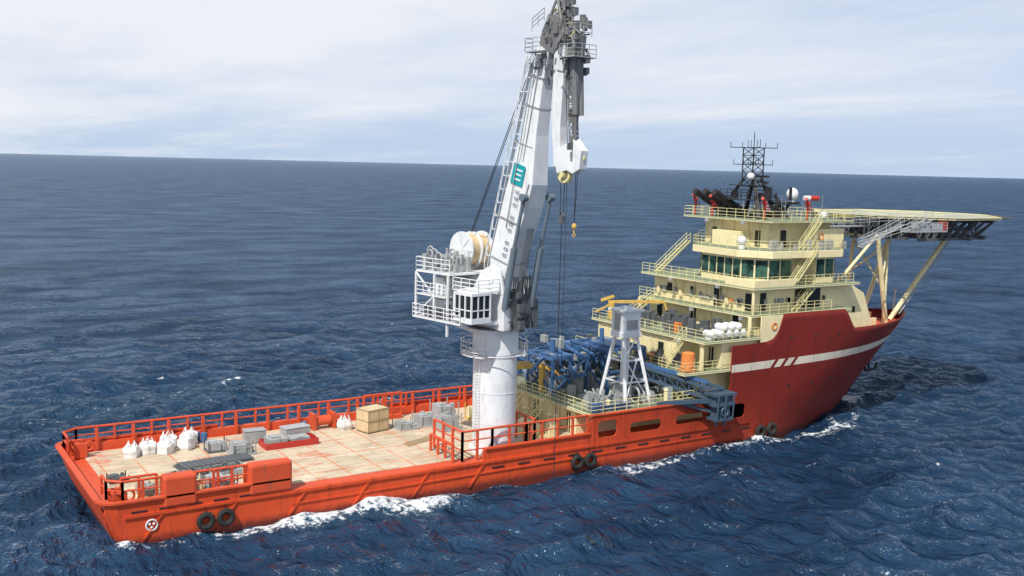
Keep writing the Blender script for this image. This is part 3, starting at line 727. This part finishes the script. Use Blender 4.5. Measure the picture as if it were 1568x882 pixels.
m.box(58.6,61.4,-12.2,-10.5,5.6,5.9);m.box(58.8,61.2,-12.0,-10.7,5.9,6.7);m.box(58.5,61.5,-12.3,-10.4,6.7,6.95)
m.box(59.1,61.0,-11.9,-10.9,4.3,5.6);m.box(58.9,61.2,-12.1,-10.6,4.0,4.3)
for sx_ in(58.9,60.0,61.1): m.tube((sx_,-12.2,4.1),(sx_,-12.3,6.8),.09,n=6)
m.torus((60,-12.15,5.0),.45,.1,'y',14,6);m.tube((59.4,-11.5,4.0),(59.4,-11.5,3.5),.2);m.tube((60.6,-11.5,4.0),(60.6,-11.5,3.4),.2)
m.beam((53,-9.5,6.1),(58.8,-11.2,6.1),.4);m.beam((55,-9.8,6.1),(59.5,-11.0,4.8),.3)
m.make('docking_head_boom',GBLUE,lars)
m=M();m.beam((45.2,-9.2,6.3),(49.5,-9.2,6.3),.45,.6);m.box(44.8,46,-9.6,-8.6,5.95,6.8);m.beam((52.5,-5.9,10.0),(59,-10.4,7.9),.16,.4);m.make('blue_slide_rail',BLUE,lars)
bh=empty('blue_handling_frame')
m=M()
def frame(x0,x1,y0,y1,z0,z1,r,nx=2):
    for x in np.linspace(x0,x1,nx+1):
        for y in(y0,y1): m.beam((x,y,z0),(x,y,z1),r)
        m.beam((x,y0,z1),(x,y1,z1),r);m.beam((x,y0,z0),(x,y1,z1),r*.6)
    for y in(y0,y1):
        for z in(z0+(z1-z0)*.5,z1): m.beam((x0,y,z),(x1,y,z),r)
        m.beam((x0,y,z0),(x1,y,z1),r*.7)
frame(47,51.5,-.8,4.0,5.4,9.2,.26);frame(52.5,57.5,-3.2,3.5,5.4,10.2,.28);frame(53,57,4.0,8.5,5.4,8.6,.24);frame(48,52,4.5,8.8,5.4,8.0,.22)
for i in range(26):
    p=Vector((random.uniform(47,58),random.uniform(-3,8),random.uniform(7,10.4)))
    m.beam(p,p+Vector((random.uniform(-2.5,2.5),random.uniform(-3,3),random.uniform(-1.,1.))),random.uniform(.1,.24))
for i in range(4): m.tube((49+i*1.6,-1.0,9.4),(49.6+i*1.6,4.0,10.0),.2,n=10)
m.box(47.5,50,-.5,2.5,9.2,9.5);m.box(53,56,-2.5,1,10.2,10.6);m.box(54,56.6,4.5,8,8.6,9.4)
m.beam((47,1,9.2),(44,-1,8.2),.3);m.tube((48.5,1.5,5.4),(48.5,1.5,11.0),.3,n=10);m.tube((54.5,0,5.4),(54.2,0.3,12.0),.25,n=10)
m.make('blue_frames',BLUE,bh)
m=M()
for i in range(46):
    x=random.uniform(47.5,58);y=random.uniform(-3,8.5);s=random.uniform(.3,1.0);m.box(x,x+s,y,y+s,5.42,5.42+random.uniform(.5,2.2))
for i in range(18):
    x=random.uniform(47.5,57);y=random.uniform(-2,7.5);z=random.choice((9.5,8.6,10.2));s=random.uniform(.2,.6);m.box(x,x+s,y,y+s*2,z-.5,z+random.uniform(.1,.6))
m.make('hydraulic_units',GREY,bh)
m=M()
for i in range(26):
    x=random.uniform(47,58);y=random.uniform(-4,8);m.tube((x,y,6.5),(x+random.uniform(-1,1),y+random.uniform(1,2),7.2+random.uniform(0,3)),random.uniform(.08,.2),n=8)
m.make('dark_hoses',DGREY,bh)
yc=empty('stowed_knuckle_crane')
m=M();m.beam((41.5,3.2,8.0),(47.0,1.2,8.3),.35,.5);m.beam((40.8,3.5,7.2),(42,3.0,8.1),.25);m.beam((47,1.2,8.3),(49.4,.6,7),.35)
m.tube((47,1.2,5.4),(47,1.2,8.3),.35,n=12);m.tube((41.8,3.0,8.5),(45.6,1.6,8.7),.12,n=8)
m.make('boom',YEL,yc)
yc2=empty('deck_crane')
m=M();m.tube((61.2,7.6,11.6),(61.2,7.6,13.6),.4,n=14);m.beam((60.8,7.8,13.7),(66.2,3.8,13.9),.24,.34);m.beam((60.4,8.6,13.8),(61.4,7.4,14.4),.5,.35);m.beam((66.2,3.8,13.8),(66.4,3.6,12.9),.2);m.beam((59.5,8.6,12.4),(61,7.6,13.4),.22)
m.make('boom',YEL,yc2)
m=M()
for x,y,h,r in((44.8,-3.6,1.6,.28),(44.6,-5,1.9,.22),(44.8,.8,1.4,.28),(44.6,4.6,2.0,.22),(44.7,7,1.5,.32),(56.2,-8.5,1.2,.25),(48,-9.2,1.0,.22)):
    z=2.5 if x<46 else 5.4
    m.tube((x,y,z),(x,y,z+h),r,n=12);m.ball((x,y,z+h),r*1.25,12,.6)
m.box(43.4,44.9,8.0,9.2,2.5,4.2);m.box(40.6,42.2,-.4,1.2,2.6,4.4);m.box(42.8,43.6,-6.6,-5.8,2.6,4.2)
m.make('deck_ventilator',CREAM,ship,True)
# ---------------------------------------------------------------- deck cargo
e=empty('wooden_crate',(28.5,4.35,2.57),.25)
m=M();m.box(-1.3,1.3,-.95,.95,.12,2.35);m.make('body',WOOD,e)
m=M()
for x in(-1.32,-.02,1.28):
    for y in(-.98,.95): m.box(x,x+.06 if x>1 else x+.1,y,y+.03,.1,2.38)
for z in(.12,1.2,2.28):
    m.box(-1.34,1.34,-1.0,-.96,z,z+.1);m.box(-1.34,-1.3,-1,1,z,z+.1)
for y in(-.8,0,.7): m.box(-1.3,1.3,y,y+.12,0,.12)
m.make('battens',BATT,e)
def bag(x,y,s=1.35):
    e=empty('bulk_bag',(x,y,2.57),random.uniform(0,1.5))
    n=10;vs=[];fs=[];m=M()
    ph=random.uniform(0,6);ph2=random.uniform(0,6)
    for i in range(n+1):
        z=i/n;rad=(.46+.07*math.sin(math.pi*min(1,z*1.05))) if z<.93 else .38
        if i==n:rad=.2
        for j in range(20):
            t=2*math.pi*j/20;c_,s_=math.cos(t),math.sin(t);k=(abs(c_)**6+abs(s_)**6)**(-1/6)
            w=rad*k*s*(1+.06*math.sin(5*t+ph+z*4)+.05*math.sin(9*t-ph)+.05*math.sin(z*9+ph2));vs.append((w*c_+.06*z*math.cos(ph2),w*s_,s*z*(.88+.1*math.sin(2*t+ph))))
    for i in range(n):
        for j in range(20):fs.append((i*20+j,i*20+(j+1)%20,(i+1)*20+(j+1)%20,(i+1)*20+j))
    fs.append(tuple(range(n*20,n*20+20)));m.add(vs,fs);m.make('sack',BAG,e,True)
    m=M()
    for a in range(4):
        t=a*math.pi/2+.78;p=Vector((.45*s*math.cos(t),.45*s*math.sin(t),s*.8));q_=Vector((.28*s*math.cos(t+.4),.28*s*math.sin(t+.4),s*1.2));r_=Vector((.38*s*math.cos(t+.9),.38*s*math.sin(t+.9),s*.85))
        m.beam(p,q_,.1,.03);m.beam(q_,r_,.1,.03)
    m.make('lifting_loops',BAG,e)
for x,y in((5.3,5.6),(6.8,6.0),(8.3,5.6),(8.9,7.1),(10.3,6.0),(10.9,7.5),(26.2,6.0)): bag(x,y,random.uniform(1.2,1.45))
def skid(name,x0,x1,y0,y1,h,mat,fmat,n=6,rz=0,solid=.8):
    e=empty(name,((x0+x1)/2,(y0+y1)/2,2.57),rz);a=(x1-x0)/2;b_=(y1-y0)/2;m=M()
    m.box(-a,a,-b_,b_,0,.16)
    for sx_ in(-1,1):
        for sy in(-1,1): m.beam((sx_*(a-.06),sy*(b_-.06),.1),(sx_*(a-.06),sy*(b_-.06),h),.09)
    m.make('frame',fmat,e);m=M()
    m.box(-a*.85,a*.2,-b_*.85,b_*.8,.16,h*solid);m.box(a*.25,a*.85,-b_*.7,b_*.85,.16,h*solid*.7)
    m.box(-a*.7,-a*.1,-b_*.5,b_*.5,h*solid,h*solid+.12)
    for i in range(n*2):
        s=random.uniform(.15,.4)*min(a,b_)*1.2;x=random.uniform(-a+.1,max(-a+.11,a-s-.1));y=random.uniform(-b_+.1,max(-b_+.11,b_-s-.1));z=h*solid*.7
        if random.random()<.6:m.box(x,x+s,y,y+s,.18,z+random.uniform(.1,.4)*h)
        else:m.tube((x,y+s*.4,z),(x+s,y+s*.4,z),s*.35,n=10)
    m.make('equipment',mat,e,bevel=.03)
skid('equipment_skid',13.2,15.4,1.2,3.4,1.3,GREY,GREY)
skid('equipment_skid',11.6,13.6,3.4,5.0,1.1,ALU,DGREY)
skid('equipment_skid',30.8,33.0,2.6,4.6,.9,GREY,GREY)
skid('equipment_skid',33.4,35.6,3.0,5.2,1.3,ALU,ALU)
skid('equipment_skid',34.2,36.6,.2,2.2,1.8,GREY,GREY)
skid('equipment_skid',36.2,38.4,4.0,6.6,2.0,ALU,ALU)
skid('equipment_skid',39.4,42.0,2.0,4.6,1.7,CREAM,YEL)
skid('equipment_skid',40.8,43.4,-5.6,-2.6,1.6,CREAM,PALEY)
skid('pump_unit',8.4,10.8,-7.8,-5.8,1.3,ALU,DGREY)
skid('pump_unit',3.0,4.6,-7.0,-5.6,1.3,GREY,CREAM)
skid('pump_unit',6.9,8.0,-8.0,-6.6,1.5,CREAM,CREAM)
skid('pump_unit',11.6,13.0,-7.8,-6.4,1.2,DGREY,CREAM)
skid('battery_basket',1.9,3.5,-1.9,-.4,.6,DGREY,BLACK,8)
e=empty('cargo_tray',(19.2,3.1,2.57));m=M();m.box(-2.6,2.6,-1.1,1.1,0,.12)
for y in(-1.1,1.02): m.box(-2.6,2.6,y,y+.08,.12,.6)
for x in(-2.6,2.52): m.box(x,x+.08,-1.02,1.02,.12,.6)
m.make('tray',REDP,e);m=M()
m.box(-2.2,-.4,-.8,.8,.12,.9);m.box(0,1.9,-.7,.7,.12,.75);m.box(-1.9,-1.0,-.5,.4,.9,1.1)
for i in range(14): m.tube((random.uniform(-2.3,2),random.uniform(-.8,.8),.5),(random.uniform(-2.3,2),random.uniform(-.8,.8),.8),.07,n=6)
m.make('contents',GREY,e,bevel=.03)
e=empty('steel_mat_stack',(11.0,.2,2.57),.08);m=M()
for k in range(3): m.box(-3.2+k*.2,3.0+k*.25,-1.0,1.0,.02+k*.1,.09+k*.1)
for x in np.arange(-2.9,3,.5): m.box(x,x+.08,-.95,.95,.29,.33)
m.make('mats',DGREY,e)
e=empty('chain_bin',(9.6,-3.2,2.57),.1);m=M();m.box(-3.4,3.4,-1.2,1.2,0,.1)
for y in(-1.2,1.1): m.box(-3.4,3.4,y,y+.1,.1,.5)
for x in(-3.4,0,3.3): m.box(x,x+.1,-1.1,1.1,.1,.5)
m.make('tray',GREY,e);m=M()
for i in range(70):m.torus((random.uniform(-3.1,3.1),random.uniform(-.9,.9),random.uniform(.2,.6)),.2,.06,random.choice('xyz'),10,5)
m.make('chain',DGREY,e)
e=empty('grey_locker',(20.6,5.2,2.57),.1);m=M();m.box(-1.3,1.3,-.7,.7,.1,1.1);m.box(-1.35,1.35,-.75,.75,1.1,1.2);m.box(-1.2,1.2,-.6,.6,0,.1);m.make('body',ALU,e,bevel=.04)
e=empty('grey_locker',(16.6,5.4,2.57),-.1);m=M();m.box(-1.0,1.0,-.6,.6,.1,1.2);m.box(-1.05,1.05,-.65,.65,1.2,1.28);m.box(-.9,.9,-.5,.5,0,.1);m.make('body',GREY,e,bevel=.04)
e=empty('cardboard_pallet',(5.2,-4.6,2.57),.2);m=M();m.box(-.8,.8,-.6,.6,.0,.14);m.box(-.7,.7,-.5,.5,.14,.8);m.box(-.5,.6,-.4,.45,.8,1.1);m.make('boxes',WOOD,e,bevel=.02)
for x,y in((11.9,8.2),(12.4,7.6),(22.4,7.4),(44,3.2)):
    e=empty('steel_drum',(x,y,2.57));m=M();m.tube((0,0,0),(0,0,.9),.3,n=16);m.torus((0,0,.3),.3,.02,'z',16,5);m.torus((0,0,.6),.3,.02,'z',16,5);m.make('drum',random.choice([GBLUE,BLUE]),e,True)
e=empty('timber_dunnage',(30.6,-1.6,2.57),.35);m=M()
for k in range(5):m.box(-2+k*.1,2.1,-.6+k*.22,-.45+k*.22,0,.12)
m.make('planks',BATT,e)
# ---------------------------------------------------------------- sea
def axis(f0,f1,st,far,ratio):
    a=list(np.arange(f0,f1+.01,st));s=st;x=a[-1]
    while x<far: s*=ratio;x+=s;a.append(x)
    s=st;x=a[0];lo=[]
    while x>-far: s*=ratio;x-=s;lo.append(x)
    return np.array(lo[::-1]+a)
ax=axis(-30,128,.40,30000,1.027);ay_=axis(-56,45,.40,30000,1.027)
GX,GY=np.meshgrid(ax,ay_,indexing='ij')
sx_=np.gradient(ax);sy_=np.gradient(ay_);SP=np.maximum(sx_[:,None],sy_[None,:])
rng=np.random.default_rng(3)
Hh=np.zeros_like(GX);DX=np.zeros_like(GX);DY=np.zeros_like(GX)
wind=math.radians(-62)
for i in range(120):
    lam=1.2*(22/1.2)**rng.random();k=2*math.pi/lam;th=wind+rng.normal(0,.62)
    A=.0088*lam**.85*(1 if lam<6 else (6/lam)**.85);ph=rng.random()*6.283
    att=np.clip((lam/SP-2.5)/3,0,1)
    p_=k*(GX*math.cos(th)+GY*math.sin(th))+ph
    cp_=np.cos(p_)*A*att;sn=np.sin(p_)*A*att
    Hh+=cp_;DX-=.9*sn*math.cos(th);DY-=.9*sn*math.sin(th)
def blob(cx,cy,rx,ry,rot=0):
    c_,s_=math.cos(rot),math.sin(rot);u=((GX-cx)*c_+(GY-cy)*s_)/rx;v=(-(GX-cx)*s_+(GY-cy)*c_)/ry
    return np.exp(-(u*u+v*v))
hs=Hh[200:500,200:400].std()
crest=np.clip((Hh/hs-1.7)*.28,0,.34)
Hh=Hh+.45*blob(23,-11.3,5,1.0)+.3*blob(17,-11,3,.8)+.5*blob(95,-1.2,3,1.5)+.3*blob(55,-11,6,.8)
n0,n1_=GX.shape
V=np.stack([GX+DX,GY+DY,Hh-.02],-1).reshape(-1,3)
idx=np.arange(n0*n1_).reshape(n0,n1_)
F=np.stack([idx[:-1,:-1],idx[1:,:-1],idx[1:,1:],idx[:-1,1:]],-1).reshape(-1,4)
me=bpy.data.meshes.new('sea');me.vertices.add(len(V));me.vertices.foreach_set('co',V.astype(np.float32).ravel())
me.loops.add(F.size);me.loops.foreach_set('vertex_index',F.astype(np.int32).ravel())
me.polygons.add(len(F));me.polygons.foreach_set('loop_start',(np.arange(len(F))*4).astype(np.int32));me.polygons.foreach_set('loop_total',np.full(len(F),4,np.int32))
me.polygons.foreach_set('use_smooth',np.ones(len(F),bool));me.update();me.validate()
foam=crest
foam=foam+.80*blob(21,-11.3,9,1.2)+.55*blob(26,-12.8,5,1.4,.2)+.45*blob(12,-11.2,5,.9)+.50*blob(56,-11.4,14,1.1)+.42*blob(48,-13,5,1.5,.2)+.5*blob(76,-11.2,9,1.5)+.85*blob(94.5,-1,3.5,1.8,.4)+.5*blob(88,-7.5,7,1.2,.5)
foam+=.36*blob(20,42,16,4,.2)+.36*blob(4,34,10,2.5,.4)+.36*blob(34,24,12,2)+.45*blob(2,-11.5,5,.9)+.30*blob(84,-24,10,4,.5)+.25*blob(60,-22,12,3,-.2)
foam+=np.where((GX>0)&(GX<92),np.exp(-((np.abs(GY)-10.3)/.5)**2),0)*.36
tq=np.clip(.35*blob(20,40,22,5,.2)+.45*blob(22,-12.0,9,1.8)+.2*blob(95,-3,6,3),0,1)
for nm,arr in(('foam',foam),('aerated',tq)):
    at=me.attributes.new(nm,'FLOAT','POINT');at.data.foreach_set('value',arr.astype(np.float32).ravel())
SEA,nt,b=newmat('sea_water')
g=N(nt,'ShaderNodeNewGeometry').outputs['Position']
fa=N(nt,'ShaderNodeAttribute',attribute_name='foam').outputs['Fac'];ta=N(nt,'ShaderNodeAttribute',attribute_name='aerated').outputs['Fac']
wp=noise(nt,g,.030,4,.7,sc=(1,1.8,1),rot=(0,0,.5))
c=mixc(nt,smooth(nt,wp,.32,.68),(.007,.022,.050),(.016,.045,.095))
c=mixc(nt,mth(nt,'MULTIPLY',ta,.5),c,(.04,.12,.16))
f1=noise(nt,g,1.3,4,.8)
thr=mth(nt,'SUBTRACT',mth(nt,'ADD',mth(nt,'MULTIPLY',fa,.46),f1),.74)
fm=mth(nt,'MULTIPLY',smooth(nt,thr,0.0,.16),.92)
f2=noise(nt,g,.07,2,.6)
wc=mth(nt,'MULTIPLY',smooth(nt,f2,.50,.60),smooth(nt,noise(nt,g,.45,4,.75,sc=(1,2.4,1),rot=(0,0,.5)),.655,.71))
fm=mth(nt,'MAXIMUM',fm,mth(nt,'MULTIPLY',wc,.65))
h1=noise(nt,g,.22,3,.6,sc=(1,.45,1),rot=(0,0,math.radians(62)));h2=noise(nt,g,1.0,3,.65,sc=(1,.5,1),rot=(0,0,math.radians(55)));h3=noise(nt,g,3.6,2,.6)
hh=mth(nt,'ADD',mth(nt,'MULTIPLY',h1,2.7),mth(nt,'ADD',mth(nt,'MULTIPLY',h2,.85),mth(nt,'MULTIPLY',h3,.15)))
bp=N(nt,'ShaderNodeBump');bp.inputs['Strength'].default_value=1.;bp.inputs['Distance'].default_value=1.0
nt.links.new(hh,bp.inputs['Height'])
nt.nodes.remove(b);out=[n for n in nt.nodes if n.type=='OUTPUT_MATERIAL'][0]
df=N(nt,'ShaderNodeBsdfDiffuse');nt.links.new(c,df.inputs[0]);nt.links.new(bp.outputs[0],df.inputs['Normal'])
gl=N(nt,'ShaderNodeBsdfGlossy');gl.inputs[0].default_value=(.74,.87,1,1);gl.inputs['Roughness'].default_value=.12;nt.links.new(bp.outputs[0],gl.inputs['Normal'])
fr=N(nt,'ShaderNodeFresnel');fr.inputs[0].default_value=1.33;nt.links.new(bp.outputs[0],fr.inputs['Normal'])
fc=mth(nt,'MULTIPLY',smooth(nt,fr.outputs[0],.0,.85,.015,.52),smooth(nt,wp,.3,.7,.75,1.2))
mx=N(nt,'ShaderNodeMixShader');nt.links.new(fc,mx.inputs[0]);nt.links.new(df.outputs[0],mx.inputs[1]);nt.links.new(gl.outputs[0],mx.inputs[2])
fd=N(nt,'ShaderNodeBsdfDiffuse');fd.inputs[0].default_value=(.66,.70,.73,1)
mx2=N(nt,'ShaderNodeMixShader');nt.links.new(fm,mx2.inputs[0]);nt.links.new(mx.outputs[0],mx2.inputs[1]);nt.links.new(fd.outputs[0],mx2.inputs[2])
nt.links.new(mx2.outputs[0],out.inputs[0])
me.materials.append(SEA);o=bpy.data.objects.new('sea',me);col.objects.link(o)
# ---------------------------------------------------------------- light
sd=Vector((-.8,-.5,0)).normalized();el=math.radians(52)
to=Vector((sd.x*math.cos(el),sd.y*math.cos(el),math.sin(el)))
sl=bpy.data.lights.new('sun','SUN');sl.energy=5.0;sl.angle=math.radians(.5);sl.color=(1,.95,.87)
so=bpy.data.objects.new('sun',sl);col.objects.link(so);so.rotation_euler=to.to_track_quat('Z','Y').to_euler();so.location=(0,0,80)
w=bpy.data.worlds.new('World');scene.world=w;w.use_nodes=True;nt=w.node_tree;bg=nt.nodes['Background'];bg.inputs[1].default_value=.1
sky=N(nt,'ShaderNodeTexSky',sky_type='NISHITA');sky.sun_disc=False;sky.sun_elevation=el;sky.sun_rotation=math.atan2(sd.x,sd.y)%(2*math.pi)
sky.altitude=0;sky.air_density=1.;sky.dust_density=.3;sky.ozone_density=2.
tc=N(nt,'ShaderNodeTexCoord').outputs['Generated'];sp=N(nt,'ShaderNodeSeparateXYZ');nt.links.new(tc,sp.inputs[0])
dz_=mth(nt,'ADD',mth(nt,'MAXIMUM',sp.outputs[2],0),.07)
cb=N(nt,'ShaderNodeCombineXYZ');nt.links.new(mth(nt,'DIVIDE',sp.outputs[0],dz_),cb.inputs[0]);nt.links.new(mth(nt,'DIVIDE',sp.outputs[1],dz_),cb.inputs[1])
cn=noise(nt,cb.outputs[0],.55,6,.6,sc=(1,.5,1),rot=(0,0,.6));cn2=noise(nt,cb.outputs[0],.16,2,.5)
left=mth(nt,'ADD',mth(nt,'MULTIPLY',sp.outputs[0],-.84),mth(nt,'MULTIPLY',sp.outputs[1],.54))
cv=mth(nt,'ADD',mth(nt,'ADD',mth(nt,'MULTIPLY',cn,.6),mth(nt,'MULTIPLY',cn2,.5)),mth(nt,'ADD',mth(nt,'ADD',mth(nt,'MULTIPLY',mth(nt,'MINIMUM',sp.outputs[2],.2),1.3),.02),mth(nt,'MULTIPLY',left,.14)))
cf=smooth(nt,cv,.52,.82)
cf=mth(nt,'MULTIPLY',cf,smooth(nt,sp.outputs[2],.2,.6,1,.45))
haze=mixc(nt,smooth(nt,sp.outputs[2],.0,.10),(5.0,6.4,8.4),(6.0,6.8,9.0))
base=mixc(nt,smooth(nt,sp.outputs[2],.0,.35,.95,.15),sky.outputs[0],haze)
sc=mixc(nt,mth(nt,'MULTIPLY',cf,.9),base,(8.9,9.1,9.5))
nt.links.new(sc,bg.inputs[0])
# ---------------------------------------------------------------- camera
f=1588;roll=math.atan(39/1568);a=math.radians(57.367);p=math.atan(188.4/f)
cd=bpy.data.cameras.new('camera');cam=bpy.data.objects.new('camera',cd);col.objects.link(cam);scene.camera=cam
cd.sensor_width=36;cd.lens=36*f/1568;cd.clip_start=.5;cd.clip_end=60000
d=Vector((math.cos(a),math.sin(a),0));rl=Vector((math.sin(a),-math.cos(a),0));up=Vector((0,0,1))
fw=d*math.cos(p)-up*math.sin(p);u0=up*math.cos(p)+d*math.sin(p)
cr,sr=math.cos(roll),math.sin(roll)
ri=rl*cr+u0*sr;ui=u0*cr-rl*sr
mt=Matrix((ri,ui,-fw)).transposed().to_4x4();mt.translation=Vector((-15.28,-89.63,29.65));cam.matrix_world=mt
scene.view_settings.view_transform='Standard';scene.view_settings.look='None';scene.view_settings.exposure=0
